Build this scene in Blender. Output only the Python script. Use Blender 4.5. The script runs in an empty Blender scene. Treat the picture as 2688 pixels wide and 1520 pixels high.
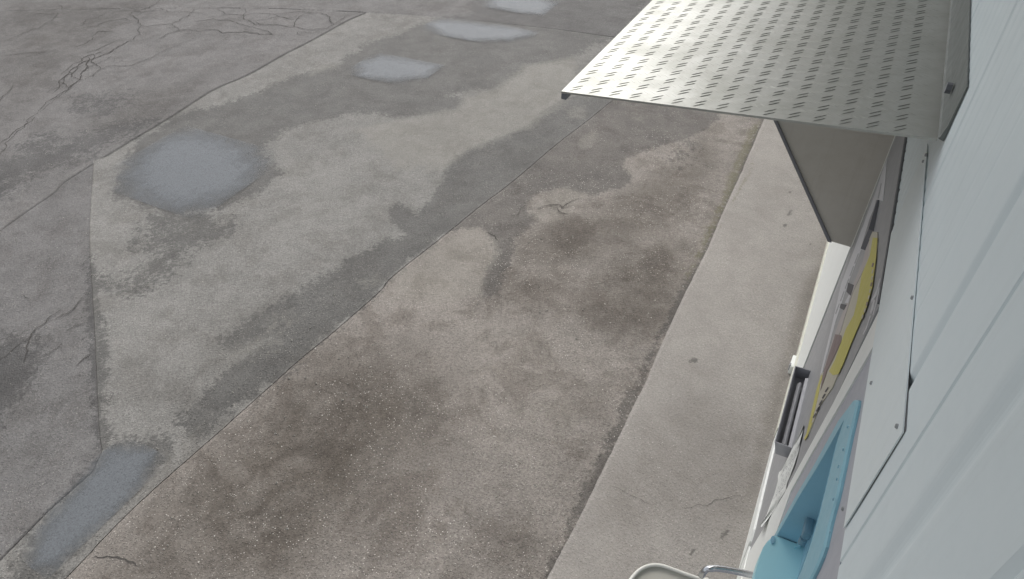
import bpy, bmesh, math, random
import numpy as np
from mathutils import Matrix, Vector

random.seed(7)
rng = np.random.default_rng(11)
scene = bpy.context.scene
col = scene.collection

# ------------------------------------------------------------------ camera
H = 3.5
FPX = 1750.0
SW, SH = 2688.0, 1520.0
M = np.array([[-0.8878955412900587, -0.4590459889498045, -0.03030326362506036],
              [0.2870008066394687, -0.604194119933751, 0.7433572508732087],
              [-0.3595442180671638, 0.6513265275317568, 0.6682078342760549]])
CAM = np.array([0.0, 0.0, H])
cd = bpy.data.cameras.new('camera')
cam = bpy.data.objects.new('camera', cd)
col.objects.link(cam)
cam.matrix_world = Matrix(((M[0][0], M[1][0], M[2][0], 0), (M[0][1], M[1][1], M[2][1], 0),
                           (M[0][2], M[1][2], M[2][2], H), (0, 0, 0, 1)))
cd.sensor_width = 36.0
cd.lens = 36.0 * FPX / SW
cd.clip_start = 0.02
cd.clip_end = 400.0
scene.camera = cam

# ------------------------------------------------------------------ sky, sun, exposure
SUN_EL = math.radians(50)
SUN_AZ_VEC = (0.45, -0.893)            # horizontal direction towards the (veiled) sun
w = bpy.data.worlds.new('World')
scene.world = w
w.use_nodes = True
nt = w.node_tree
nt.nodes.clear()
sky = nt.nodes.new('ShaderNodeTexSky')
sky.sky_type = 'NISHITA'
sky.sun_disc = False
sky.sun_elevation = SUN_EL
sky.sun_rotation = math.atan2(SUN_AZ_VEC[0], SUN_AZ_VEC[1])
sky.air_density = 1.0
sky.dust_density = 4.0
sky.ozone_density = 1.0
hsv = nt.nodes.new('ShaderNodeHueSaturation')
hsv.inputs['Saturation'].default_value = 0.22
bg = nt.nodes.new('ShaderNodeBackground')
bg.inputs['Strength'].default_value = 0.13
wo = nt.nodes.new('ShaderNodeOutputWorld')
nt.links.new(sky.outputs[0], hsv.inputs['Color'])
nt.links.new(hsv.outputs[0], bg.inputs['Color'])
nt.links.new(bg.outputs[0], wo.inputs['Surface'])
sl = bpy.data.lights.new('sun', 'SUN')
sl.energy = 0.8
sl.angle = math.radians(35)
sl.color = (1.0, 0.965, 0.92)
sun = bpy.data.objects.new('sun', sl)
col.objects.link(sun)
sv = Vector((SUN_AZ_VEC[0] * math.cos(SUN_EL), SUN_AZ_VEC[1] * math.cos(SUN_EL), math.sin(SUN_EL))).normalized()
sun.rotation_euler = sv.to_track_quat('Z', 'Y').to_euler()
scene.view_settings.view_transform = 'Standard'
scene.view_settings.look = 'None'
scene.view_settings.exposure = 0.58
scene.view_settings.gamma = 1.0
scene.view_settings.use_curve_mapping = False


# ------------------------------------------------------------------ survey helpers (photo measurements -> places on real planes)
def ray(px, py):
    v = np.array([(px - SW / 2) / FPX, -(py - SH / 2) / FPX, -1.0])
    return v @ M


def gp(px, py, z=0.0):
    d = ray(px, py)
    return CAM + d * ((z - H) / d[2])


def wp(px, py, x=-0.23):
    d = ray(px, py)
    p = CAM + d * (x / d[0])
    return (p[1], p[2])


S = 2688.0 / 2575.0
ZY = -0.05          # level of the yard; the pavement by the wall is at 0
XW = -0.23          # wall face


def gl(pts, z=ZY, s=S):
    return [tuple(gp(a * s, b * s, z)[:2]) for a, b in pts]


# ------------------------------------------------------------------ object helpers
def link(name, me, mat=None, parent=None):
    o = bpy.data.objects.new(name, me)
    col.objects.link(o)
    if mat is not None:
        me.materials.append(mat)
    if parent is not None:
        o.parent = parent
    return o


def mesh(name, verts, faces, mat=None, parent=None, smooth=False):
    me = bpy.data.meshes.new(name)
    me.from_pydata([tuple(map(float, v)) for v in verts], [], faces)
    me.update()
    if smooth:
        me.polygons.foreach_set('use_smooth', [True] * len(me.polygons))
    return link(name, me, mat, parent)


def from_bm(name, bm, mat=None, parent=None, smooth=False):
    bmesh.ops.recalc_face_normals(bm, faces=bm.faces[:])
    me = bpy.data.meshes.new(name)
    bm.to_mesh(me)
    bm.free()
    if smooth:
        me.polygons.foreach_set('use_smooth', [True] * len(me.polygons))
    return link(name, me, mat, parent)


def empty(name, label, cat, loc=(0, 0, 0), group=None):
    o = bpy.data.objects.new(name, None)
    o.empty_display_size = 0.1
    col.objects.link(o)
    tag(o, label, cat, group)
    return o


def tag(o, label=None, cat=None, group=None, kind=None):
    if label:
        o['label'] = label
    if cat:
        o['category'] = cat
    if group:
        o['group'] = group
    if kind:
        o['kind'] = kind
    return o


def bbox(bm, x0, x1, y0, y1, z0, z1, bev=0.0):
    r = bmesh.ops.create_cube(bm, size=1.0)
    vs = r['verts']
    bmesh.ops.scale(bm, vec=(abs(x1 - x0), abs(y1 - y0), abs(z1 - z0)), verts=vs)
    bmesh.ops.translate(bm, vec=((x0 + x1) / 2, (y0 + y1) / 2, (z0 + z1) / 2), verts=vs)
    if bev > 0:
        es = list({e for v in vs for e in v.link_edges})
        bmesh.ops.bevel(bm, geom=es, offset=bev, segments=2, profile=0.6, affect='EDGES')


def box(name, x0, x1, y0, y1, z0, z1, mat, parent=None, bev=0.004):
    bm = bmesh.new()
    bbox(bm, x0, x1, y0, y1, z0, z1, bev)
    return from_bm(name, bm, mat, parent)


def prism_bm(bm, poly, axis, a, b):
    """poly: 2-D outline; axis 'x': outline is (y, z), extruded from x=a to x=b; 'y': (x, z); 'z': (x, y)"""
    def P(p, t):
        if axis == 'x':
            return (t, p[0], p[1])
        if axis == 'y':
            return (p[0], t, p[1])
        return (p[0], p[1], t)
    va = [bm.verts.new(P(p, a)) for p in poly]
    vb = [bm.verts.new(P(p, b)) for p in poly]
    n = len(poly)
    bm.faces.new(va)
    bm.faces.new(list(reversed(vb)))
    for i in range(n):
        j = (i + 1) % n
        bm.faces.new((va[i], vb[i], vb[j], va[j]))


def prism(name, poly, axis, a, b, mat, parent=None):
    bm = bmesh.new()
    prism_bm(bm, poly, axis, a, b)
    bm.normal_update()
    bmesh.ops.triangulate(bm, faces=[f for f in bm.faces if len(f.verts) > 4])
    return from_bm(name, bm, mat, parent)


def wsheet(name, pts, x, t, mat, parent=None):
    """a thin sheet lying on the wall whose front face is at x and whose outline was measured in the photograph"""
    return prism(name, [wp(a, b, x) for a, b in pts], 'x', x - t, x, mat, parent)


def tube(name, pts, r, mat, parent=None, seg=14, caps=True):
    bm = bmesh.new()
    pts = [Vector(p) for p in pts]
    rings = []
    up = Vector((0.13, 0.31, 0.94)).normalized()
    for i, p in enumerate(pts):
        d = (pts[min(i + 1, len(pts) - 1)] - pts[max(i - 1, 0)]).normalized()
        a = d.cross(up)
        if a.length < 1e-3:
            a = d.cross(Vector((1, 0, 0)))
        a.normalize()
        b = a.cross(d).normalized()
        rr = r[i] if isinstance(r, (list, tuple)) else r
        rings.append([bm.verts.new(p + (a * math.cos(k * 2 * math.pi / seg) + b * math.sin(k * 2 * math.pi / seg)) * rr)
                      for k in range(seg)])
    for i in range(len(rings) - 1):
        for k in range(seg):
            bm.faces.new((rings[i][k], rings[i][(k + 1) % seg], rings[i + 1][(k + 1) % seg], rings[i + 1][k]))
    if caps:
        bm.faces.new(list(reversed(rings[0])))
        bm.faces.new(rings[-1])
    return from_bm(name, bm, mat, parent, smooth=True)


def spline(pts, n=8):
    """Catmull-Rom through points (any dimension)"""
    P = [np.array(p, float) for p in pts]
    P = [2 * P[0] - P[1]] + P + [2 * P[-1] - P[-2]]
    out = []
    for i in range(1, len(P) - 2):
        for k in range(n):
            t = k / n
            out.append(0.5 * ((2 * P[i]) + (-P[i - 1] + P[i + 1]) * t + (2 * P[i - 1] - 5 * P[i] + 4 * P[i + 1] - P[i + 2]) * t * t
                              + (-P[i - 1] + 3 * P[i] - 3 * P[i + 1] + P[i + 2]) * t ** 3))
    out.append(P[-2])
    return out


# ------------------------------------------------------------------ materials
class NB:
    def __init__(self, name):
        self.m = bpy.data.materials.new(name)
        self.m.use_nodes = True
        self.t = self.m.node_tree
        self.t.nodes.clear()
        self.out = self.n('ShaderNodeOutputMaterial')
        self.b = self.n('ShaderNodeBsdfPrincipled')
        self.l(self.b.outputs[0], self.out.inputs['Surface'])

    def n(self, typ, **kw):
        nd = self.t.nodes.new(typ)
        for k, v in kw.items():
            setattr(nd, k, v)
        return nd

    def l(self, a, b):
        self.t.links.new(a, b)

    def put(self, sock, v):
        if isinstance(v, bpy.types.NodeSocket):
            self.l(v, sock)
        elif isinstance(v, (tuple, list)) and len(v) == 3 and sock.type == 'RGBA':
            sock.default_value = (*v, 1)
        else:
            sock.default_value = v

    def coord(self, scale=(1, 1, 1)):
        tc = self.n('ShaderNodeTexCoord')
        mp = self.n('ShaderNodeMapping')
        mp.inputs['Scale'].default_value = scale
        self.l(tc.outputs['Object'], mp.inputs['Vector'])
        return mp.outputs[0]

    def noise(self, vec, scale, detail=4, rough=0.55, dist=0.0):
        nd = self.n('ShaderNodeTexNoise')
        self.l(vec, nd.inputs['Vector'])
        nd.inputs['Scale'].default_value = scale
        nd.inputs['Detail'].default_value = detail
        nd.inputs['Roughness'].default_value = rough
        nd.inputs['Distortion'].default_value = dist
        return nd.outputs['Fac']

    def voro(self, vec, scale, feature='F1', out='Distance', rnd=1.0):
        nd = self.n('ShaderNodeTexVoronoi', feature=feature)
        self.l(vec, nd.inputs['Vector'])
        nd.inputs['Scale'].default_value = scale
        nd.inputs['Randomness'].default_value = rnd
        return nd.outputs[out]

    def math(self, op, a, b=0.0, c=0.0, clamp=False):
        nd = self.n('ShaderNodeMath', operation=op, use_clamp=clamp)
        self.put(nd.inputs[0], a)
        self.put(nd.inputs[1], b)
        self.put(nd.inputs[2], c)
        return nd.outputs[0]

    def ss(self, v, a, b, lo=0.0, hi=1.0):
        nd = self.n('ShaderNodeMapRange', interpolation_type='SMOOTHSTEP')
        self.put(nd.inputs['Value'], v)
        nd.inputs['From Min'].default_value = a
        nd.inputs['From Max'].default_value = b
        nd.inputs['To Min'].default_value = lo
        nd.inputs['To Max'].default_value = hi
        return nd.outputs['Result']

    def mix(self, f, a, b, mode='MIX'):
        nd = self.n('ShaderNodeMix', data_type='RGBA', blend_type=mode)
        self.put(nd.inputs[0], f)
        self.put(nd.inputs[6], a)
        self.put(nd.inputs[7], b)
        return nd.outputs[2]

    def bump(self, h, strength, dist, prev=None):
        nd = self.n('ShaderNodeBump')
        nd.inputs['Strength'].default_value = strength
        nd.inputs['Distance'].default_value = dist
        self.l(h, nd.inputs['Height'])
        if prev is not None:
            self.l(prev, nd.inputs['Normal'])
        return nd.outputs[0]

    def set(self, **kw):
        for k, v in kw.items():
            self.put(self.b.inputs[k.replace('_', ' ')], v)
        return self


def concrete(name, tint, dry_lo, dry_hi, specks=0.5, wet_dark=0.44, stained=True, speck_scale=75.0, grain=1.0, mottle=0.5):
    m = NB(name)
    v = m.coord()
    big = m.noise(v, 0.9, 6, 0.6, 0.4)
    med = m.noise(v, 6.0, 6, 0.65)
    fine = m.noise(v, 70.0, 4, 0.7)
    micro = m.noise(v, 260.0, 2, 0.6)
    k = m.math('ADD', m.math('MULTIPLY', big, 0.45), m.math('MULTIPLY', med, 0.55))
    k = m.ss(k, 0.36, 0.64)
    c = m.mix(k, tuple(t * dry_lo for t in tint), tuple(t * dry_hi for t in tint))
    g = m.math('ADD', m.math('MULTIPLY', fine, 0.55), m.math('MULTIPLY', micro, 0.45))
    g = m.ss(g, 0.28, 0.72, 1.0 - 0.42 * grain, 1.0 + 0.42 * grain)
    gm = m.n('ShaderNodeVectorMath', operation='SCALE')
    m.l(c, gm.inputs[0])
    m.l(g, gm.inputs['Scale'])
    c = gm.outputs[0]
    rough = 0.9
    if stained:
        at = m.n('ShaderNodeAttribute', attribute_name='stain')
        sp = m.n('ShaderNodeSeparateColor')
        m.l(at.outputs['Color'], sp.inputs[0])
        wet_a, damp_a, pale_a, moss_a = sp.outputs[0], sp.outputs[1], sp.outputs[2], at.outputs['Alpha']
        n1 = m.noise(v, 4.2, 9, 0.76, 0.3)
        n2 = m.noise(v, 30.0, 4, 0.7)
        nn = m.math('ADD', m.math('MULTIPLY', n1, 0.75), m.math('MULTIPLY', n2, 0.62))
        gate = m.math('MULTIPLY', m.ss(wet_a, 0.0, 0.22), m.ss(wet_a, 0.7, 1.0, 1.0, 0.35))
        nw = m.math('MULTIPLY', m.math('MULTIPLY', m.math('SUBTRACT', nn, 0.685), 3.2), gate)
        wet = m.ss(m.math('ADD', wet_a, nw), 0.28, 0.74)
        # wetness fades in the body of a stain where the slab already dries
        dry = m.ss(m.noise(v, 2.2, 6, 0.65, 0.6), 0.36, 0.64, 0.80, 1.0)
        wet = m.math('MULTIPLY', wet, dry)
        dn = m.noise(v, 2.6, 7, 0.66, 0.5)
        damp = m.math('MULTIPLY', damp_a, m.ss(dn, 0.34, 0.62, 0.6, 1.0))
        mott = m.ss(m.noise(v, 2.4, 9, 0.74, 0.4), 0.47, 0.60)
        c = m.mix(m.math('MULTIPLY', mott, mottle), c, (0.70, 0.68, 0.665), 'MULTIPLY')
        c = m.mix(m.math('MULTIPLY', damp, 0.9), c, (0.38, 0.355, 0.325), 'MULTIPLY')
        c = m.mix(wet, c, (wet_dark * 1.0, wet_dark, wet_dark * 1.0), 'MULTIPLY')
        pn = m.ss(m.math('ADD', pale_a, m.math('MULTIPLY', m.math('SUBTRACT', nn, 0.685), 1.9)), 0.34, 0.8)
        c = m.mix(m.math('MULTIPLY', pn, 0.30), c, (0.30, 0.285, 0.25))
        mn = m.ss(m.math('ADD', moss_a, m.math('MULTIPLY', m.math('SUBTRACT', nn, 0.685), 2.4)), 0.40, 0.9)
        c = m.mix(m.math('MULTIPLY', mn, 0.6), c, (0.15, 0.14, 0.085))
        rough = m.ss(wet, 0.0, 1.0, 0.92, 0.72)
    # exposed aggregate: small pale stones and dark pits
    vd = m.voro(v, speck_scale)
    vc = m.voro(v, speck_scale, out='Color')
    sr = m.n('ShaderNodeSeparateColor')
    m.l(vc, sr.inputs[0])
    zone = m.ss(m.noise(v, 1.7, 4, 0.6), 0.38, 0.64, 0.12, 1.0)
    pick = m.math('MULTIPLY', m.ss(sr.outputs[0], 0.70, 0.88), m.ss(vd, 0.16, 0.34, 1.0, 0.0))
    pick = m.math('MULTIPLY', m.math('MULTIPLY', pick, zone), specks)
    c = m.mix(pick, c, (0.64, 0.60, 0.55))
    pit = m.math('MULTIPLY', m.ss(sr.outputs[1], 0.82, 0.95), m.ss(vd, 0.12, 0.36, 1.0, 0.0))
    c = m.mix(m.math('MULTIPLY', pit, 0.45 * specks + 0.1), c, (0.07, 0.065, 0.06))
    vd2 = m.voro(v, speck_scale * 0.36)
    vc2 = m.voro(v, speck_scale * 0.36, out='Color')
    sr2 = m.n('ShaderNodeSeparateColor')
    m.l(vc2, sr2.inputs[0])
    pk2 = m.math('MULTIPLY', m.ss(sr2.outputs[0], 0.90, 0.94), m.ss(vd2, 0.08, 0.16, 1.0, 0.0))
    c = m.mix(m.math('MULTIPLY', pk2, 0.7 * specks), c, (0.66, 0.63, 0.58))
    h = m.math('ADD', m.math('MULTIPLY', fine, 0.7), m.math('MULTIPLY', m.ss(vd, 0.0, 0.5, 0.6, 0.0), 1.0))
    nb = m.bump(h, 0.9 * grain, 0.008)
    nb = m.bump(med, 0.35, 0.02, nb)
    m.set(Base_Color=c, Roughness=rough, Normal=nb)
    m.b.inputs['Specular IOR Level'].default_value = 0.4
    return m.m


def paint(name, colr, rough=0.5, grime=0.15, grime_col=(0.25, 0.24, 0.21), metallic=0.0, scale=1.0, spec=0.5, bumpy=0.0):
    m = NB(name)
    v = m.coord()
    a = m.noise(v, 2.3 * scale, 6, 0.65, 0.5)
    b = m.noise(v, 22.0 * scale, 5, 0.7)
    k = m.math('MULTIPLY', m.ss(m.math('ADD', m.math('MULTIPLY', a, 0.6), m.math('MULTIPLY', b, 0.4)), 0.42, 0.72), grime)
    st = m.noise(m.coord((18, 18, 0.8)), 3.0, 4, 0.6)
    k = m.math('ADD', k, m.math('MULTIPLY', m.ss(st, 0.52, 0.75), grime * 0.7), 0, True)
    c = m.mix(k, colr, grime_col)
    r = m.ss(b, 0.3, 0.7, rough - 0.06, rough + 0.08)
    m.set(Base_Color=c, Roughness=r, Metallic=metallic)
    m.b.inputs['Specular IOR Level'].default_value = spec
    if bumpy > 0:
        m.l(m.bump(m.noise(v, 9.0, 4, 0.6), bumpy, 0.01), m.b.inputs['Normal'])
    return m.m


MAT = {}
MAT['bay_near'] = concrete('concrete_brown', (0.99, 0.905, 0.82), 0.212, 0.272, 1.0, mottle=0.85)
MAT['bay_mid'] = concrete('concrete_grey', (0.955, 0.93, 0.875), 0.198, 0.246, 0.45)
MAT['bay_left'] = concrete('concrete_left', (0.95, 0.92, 0.90), 0.145, 0.185, 0.4)
MAT['bay_far'] = concrete('concrete_far', (0.955, 0.92, 0.895), 0.155, 0.20, 0.3)
MAT['pave'] = concrete('pavement_concrete', (1.0, 0.94, 0.87), 0.285, 0.335, 0.5, grain=0.6, mottle=0.2)
MAT['under'] = concrete('joint_dirt', (0.9, 0.85, 0.8), 0.05, 0.08, 0.2, stained=False)
MAT['crack'] = paint('crack_dirt', (0.075, 0.07, 0.066), 0.95, 0.3, (0.10, 0.095, 0.085), spec=0.1)
MAT['wall'] = paint('wall_coating', (0.755, 0.84, 0.86), 0.5, 0.10, (0.50, 0.53, 0.52), bumpy=0.05)
MAT['sheet'] = paint('sheet_coating', (0.785, 0.86, 0.87), 0.45, 0.10, (0.52, 0.54, 0.52))
MAT['white'] = paint('white_paint', (0.86, 0.88, 0.85), 0.5, 0.12, (0.50, 0.49, 0.42))
MAT['cream'] = paint('cream_paint', (0.66, 0.66, 0.58), 0.55, 0.25, (0.40, 0.38, 0.28))
MAT['grey'] = paint('grey_cabinet_paint', (0.36, 0.365, 0.375), 0.45, 0.12, (0.30, 0.30, 0.29))
MAT['lilac'] = paint('lilac_grey_paint', (0.45, 0.465, 0.51), 0.45, 0.10, (0.28, 0.29, 0.30))
MAT['dgrey'] = paint('dark_grey_metal', (0.19, 0.195, 0.215), 0.4, 0.15, (0.22, 0.22, 0.22), spec=0.5)
MAT['mgrey'] = paint('mid_grey_metal', (0.28, 0.285, 0.30), 0.4, 0.15, (0.30, 0.30, 0.30))
MAT['gap'] = paint('gap_shade_and_rubber', (0.15, 0.155, 0.165), 0.7, 0.1)
MAT['yellow'] = paint('yellow_print', (0.58, 0.53, 0.13), 0.5, 0.12, (0.48, 0.45, 0.25))
MAT['paper'] = paint('paper_print', (0.62, 0.62, 0.63), 0.6, 0.1, (0.5, 0.5, 0.5))
MAT['pale'] = paint('pale_print', (0.55, 0.52, 0.43), 0.6, 0.1, (0.45, 0.45, 0.40))
MAT['pink'] = paint('pinkish_print', (0.50, 0.46, 0.44), 0.6, 0.1, (0.45, 0.42, 0.40))
MAT['maroon'] = paint('maroon_print', (0.24, 0.18, 0.18), 0.5, 0.2, (0.30, 0.27, 0.20))
MAT['ink'] = paint('ink', (0.10, 0.10, 0.11), 0.6, 0.1)
MAT['blue'] = paint('blue_plastic', (0.27, 0.53, 0.64), 0.38, 0.12, (0.28, 0.50, 0.58))
MAT['blue_in'] = paint('blue_lining', (0.30, 0.52, 0.635), 0.45, 0.12, (0.27, 0.50, 0.60))
MAT['cyan'] = paint('cyan_shelf_plastic', (0.47, 0.79, 0.85), 0.4, 0.15, (0.46, 0.74, 0.78))
MAT['chrome'] = paint('brushed_steel', (0.62, 0.63, 0.65), 0.24, 0.05, (0.4, 0.4, 0.4), metallic=1.0)
MAT['bin'] = paint('cream_plastic', (0.50, 0.485, 0.43), 0.5, 0.12, (0.40, 0.37, 0.30))
MAT['rim'] = paint('white_plastic_rim', (0.74, 0.73, 0.68), 0.4, 0.06)
MAT['rust'] = paint('rusty_steel', (0.20, 0.16, 0.12), 0.8, 0.4, (0.10, 0.07, 0.05))
MAT['stone'] = paint('pale_grit', (0.46, 0.44, 0.40), 0.85, 0.4, (0.30, 0.28, 0.25), scale=6)
MAT['added_eave'] = paint('added_eave_grey', (0.28, 0.27, 0.25), 0.7, 0.2, (0.10, 0.09, 0.08))
MAT['tray'] = paint('tray_sheet', (0.36, 0.365, 0.39), 0.4, 0.15, (0.30, 0.30, 0.31))
MAT['tray_in'] = paint('tray_lining', (0.30, 0.305, 0.33), 0.45, 0.15, (0.26, 0.26, 0.27))
MAT['tray_rail'] = paint('tray_rail_zinc', (0.50, 0.51, 0.53), 0.4, 0.15, (0.40, 0.40, 0.41))
MAT['nozzle'] = paint('nozzle_plastic', (0.17, 0.30, 0.38), 0.45, 0.15, (0.2, 0.3, 0.36))
MAT['screw'] = paint('screw_zinc', (0.38, 0.40, 0.41), 0.5, 0.3, (0.25, 0.25, 0.25), metallic=0.3)
MAT['upstand'] = paint('weathered_zinc', (0.20, 0.215, 0.205), 0.6, 0.5, (0.16, 0.17, 0.16), metallic=0.3)
MAT['gusset'] = paint('dull_gusset_steel', (0.55, 0.53, 0.48), 0.5, 0.3, (0.42, 0.39, 0.33), metallic=0.1)


def tread_material():
    m = NB('tread_plate_aluminium')
    v = m.coord()
    a = m.noise(v, 5.0, 6, 0.7, 0.8)
    b = m.noise(v, 60.0, 4, 0.7)
    sc = m.noise(m.coord((6, 90, 6)), 3.0, 4, 0.7)
    c = m.mix(m.ss(a, 0.35, 0.7), (0.55, 0.555, 0.525), (0.47, 0.475, 0.44))
    c = m.mix(m.math('MULTIPLY', m.ss(b, 0.5, 0.75), 0.25), c, (0.38, 0.37, 0.33))
    r = m.math('ADD', m.ss(a, 0.3, 0.7, 0.46, 0.56), m.ss(sc, 0.4, 0.7, 0.0, 0.05))
    m.set(Base_Color=c, Roughness=r, Metallic=0.85)
    m.l(m.bump(m.noise(v, 3.0, 3, 0.5), 0.25, 0.02), m.b.inputs['Normal'])
    return m.m


MAT['tread'] = tread_material()
MAT['tread_bar_shade'] = paint('shaded_bar_tone', (0.26, 0.26, 0.235), 0.8, 0.3, (0.20, 0.20, 0.175), metallic=0.0, spec=0.2)  # shaded look of these bars put into their colour, darker than the plate


def puddle_material():
    m = NB('shallow_water')
    v = m.coord()
    at = m.n('ShaderNodeAttribute', attribute_name='depth')
    n = m.noise(v, 9.0, 6, 0.7)
    f = m.ss(m.math('ADD', at.outputs['Fac'], m.math('MULTIPLY', m.math('SUBTRACT', n, 0.5), 0.7)), 0.10, 0.95)
    fine = m.noise(v, 120.0, 3, 0.6)
    c = m.mix(m.ss(fine, 0.3, 0.7), (0.135, 0.147, 0.159), (0.20, 0.214, 0.229))
    m.set(Base_Color=c, Roughness=0.22)
    m.b.inputs['IOR'].default_value = 1.33
    m.b.inputs['Specular IOR Level'].default_value = 0.3
    m.l(m.bump(m.noise(v, 160.0, 2, 0.5), 0.10, 0.003), m.b.inputs['Normal'])
    tr = m.n('ShaderNodeBsdfTransparent')
    mx = m.n('ShaderNodeMixShader')
    gr = m.ss(m.noise(v, 85.0, 4, 0.7), 0.30, 0.62, 0.62, 0.86)
    m.l(m.math('MULTIPLY', f, gr), mx.inputs[0])
    m.l(tr.outputs[0], mx.inputs[1])
    m.l(m.b.outputs[0], mx.inputs[2])
    m.l(mx.outputs[0], m.out.inputs['Surface'])
    return m.m


MAT['puddle'] = puddle_material()

# ------------------------------------------------------------------ stains: outlines that the yard itself carries
# (channel, strength, softness in metres, outline measured on the ground)
STAINS = []


def stain(ch, strength, soft, pts, z=ZY):
    STAINS.append((ch, strength, soft, np.array(gl(pts, z))))


# channel 0 wet film (sharp edged), 1 old damp / brown, 2 pale cement, 3 moss
stain(0, 1.0, .10, [(1620, 0), (1190, 0), (1190, 40), (1095, 48), (1010, 88), (930, 110), (860, 160), (780, 185), (735, 195), (640, 240), (590, 255), (500, 280), (430, 300), (400, 330), (350, 350), (320, 420), (300, 455), (310, 490), (350, 515), (430, 532), (520, 527), (570, 512), (640, 485), (692, 435), (655, 385), (690, 335), (760, 305), (850, 288), (940, 280), (1000, 290), (1065, 290), (1150, 275), (1160, 250), (1120, 240), (1180, 225), (1240, 225), (1300, 190), (1330, 160), (1420, 150), (1480, 110), (1560, 90)])
stain(0, .85, .22, [(400, 300), (330, 325), (250, 365), (180, 400), (60, 445), (-40, 510), (-40, 415), (60, 380), (100, 345), (160, 368), (240, 330), (330, 310)])
stain(0, .72, .12, [(385, 530), (350, 600), (390, 650), (330, 685), (245, 690), (243, 735), (330, 735), (420, 720), (450, 690), (470, 625), (560, 595), (580, 570), (520, 530)])
stain(0, .95, .05, [(224, 640), (240, 690), (243, 800), (258, 860), (262, 1000), (262, 1060), (268, 1135), (255, 1135), (240, 1050), (232, 950), (228, 850), (225, 750)])
stain(0, 1.0, .05, [(1440, 240), (1400, 258), (1330, 320), (1260, 345), (1180, 378), (1130, 418), (1112, 465), (1085, 505), (1045, 545), (1000, 512), (978, 530), (990, 560), (1030, 592), (1050, 612), (1150, 580), (1160, 572), (1210, 570), (1250, 605), (1262, 640), (1225, 690), (1222, 740), (1245, 735), (1285, 640), (1290, 600), (1340, 560), (1320, 510), (1360, 480), (1420, 468), (1500, 490), (1560, 470), (1580, 450), (1560, 400), (1640, 370), (1740, 345), (1800, 300), (1800, 285), (1600, 255), (1525, 240)])
stain(0, .85, .07, [(1030, 590), (960, 615), (880, 650), (800, 700), (700, 760), (640, 800), (560, 860), (600, 870), (680, 850), (640, 890), (560, 940), (500, 1000), (450, 1060), (500, 1090), (620, 1010), (700, 950), (780, 880), (870, 800), (950, 740), (1000, 680), (1100, 612)])
stain(0, .9, .09, [(262, 1128), (330, 1125), (420, 1098), (405, 1150), (340, 1220), (262, 1300), (180, 1380), (100, 1470), (30, 1470), (100, 1330), (200, 1220), (240, 1180)])
stain(0, .9, .10, [(-40, 870), (60, 835), (100, 900), (70, 950), (30, 1010), (-40, 1100)])
stain(0, .5, .06, [(55, 850), (75, 830), (110, 885), (80, 920)])
stain(0, .55, .10, [(150, 240), (330, 230), (330, 260), (260, 300), (170, 280)])
stain(0, .45, .10, [(1690, 340), (1750, 325), (1750, 390), (1700, 430), (1660, 420)])
stain(1, 1.0, .45, [(820, 850), (1000, 900), (1110, 950), (1130, 1050), (1010, 1190), (960, 1290), (700, 1480), (180, 1480), (420, 1240), (560, 1090), (690, 960)])
stain(1, .7, .22, [(1260, 660), (1330, 680), (1400, 640), (1440, 700), (1350, 770), (1270, 740)])
stain(1, .75, .2, [(1540, 640), (1720, 610), (1740, 700), (1640, 830), (1540, 820), (1440, 780)])
stain(1, .7, .15, [(1300, 590), (1420, 560), (1560, 500), (1720, 400), (1780, 330), (1800, 420), (1700, 560), (1520, 640), (1380, 680), (1290, 660)])
stain(1, .6, .12, [(1460, 980), (1530, 980), (1510, 1050), (1450, 1040)])
stain(1, .6, .12, [(1330, 1330), (1270, 1350), (1240, 1420), (1310, 1420), (1360, 1370)])
stain(1, .6, .10, [(1170, 1420), (1130, 1430), (1110, 1480), (1190, 1480)])
stain(1, .55, .5, [(0, 0), (400, 0), (200, 130), (0, 330)])
stain(1, .5, .35, [(330, 230), (500, 200), (480, 290), (300, 330), (200, 330)])
stain(1, .45, .3, [(560, 780), (700, 760), (640, 900), (520, 960), (440, 1060), (500, 900)])
# gutter along the pavement edge: dark damp dirt low down, moss higher up
stain(0, .9, .035, [(1656, 860), (1630, 895), (1574, 1010), (1512, 1140), (1450, 1285), (1362, 1480), (1392, 1480), (1440, 1345), (1500, 1215), (1560, 1090), (1610, 980)])
stain(0, .95, .03, [(1640, 880), (1700, 760), (1800, 570), (1900, 330), (1920, 300), (1880, 420), (1780, 640), (1700, 800)])
stain(3, .85, .05, [(1905, 300), (1880, 330), (1838, 420), (1800, 520), (1765, 600), (1720, 690), (1730, 720), (1790, 600), (1850, 470), (1918, 305)])
stain(3, .5, .10, [(1900, 300), (1820, 430), (1770, 560), (1690, 690), (1720, 700), (1800, 560), (1880, 400)])
# pale, already dry or cement-washed areas
stain(2, .7, .10, [(800, 165), (860, 158), (850, 172), (780, 190)])
stain(2, .9, .12, [(1060, 290), (1150, 275), (1170, 245), (1240, 225), (1320, 165), (1440, 145), (1440, 240), (1330, 320), (1250, 345), (1170, 380), (1120, 420), (1000, 420), (900, 330)])
stain(2, .7, .05, [(1420, 270), (1480, 265), (1470, 300), (1425, 300)])
stain(2, .7, .05, [(1462, 335), (1505, 325), (1498, 370), (1455, 378)])
stain(2, .6, .05, [(1590, 270), (1640, 280), (1620, 310), (1580, 300)])
stain(2, .5, .04, [(1560, 300), (1575, 305), (1570, 345), (1555, 345)])
stain(2, .8, .06, [(1140, 585), (1200, 572), (1245, 605), (1255, 640), (1215, 690), (1210, 740), (1100, 760), (960, 760), (1000, 690), (1060, 640)])
stain(2, .7, .07, [(1340, 500), (1420, 470), (1470, 490), (1440, 545), (1370, 555), (1320, 540)])
stain(2, .7, .06, [(900, 705), (950, 690), (965, 715), (915, 725)])
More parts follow.
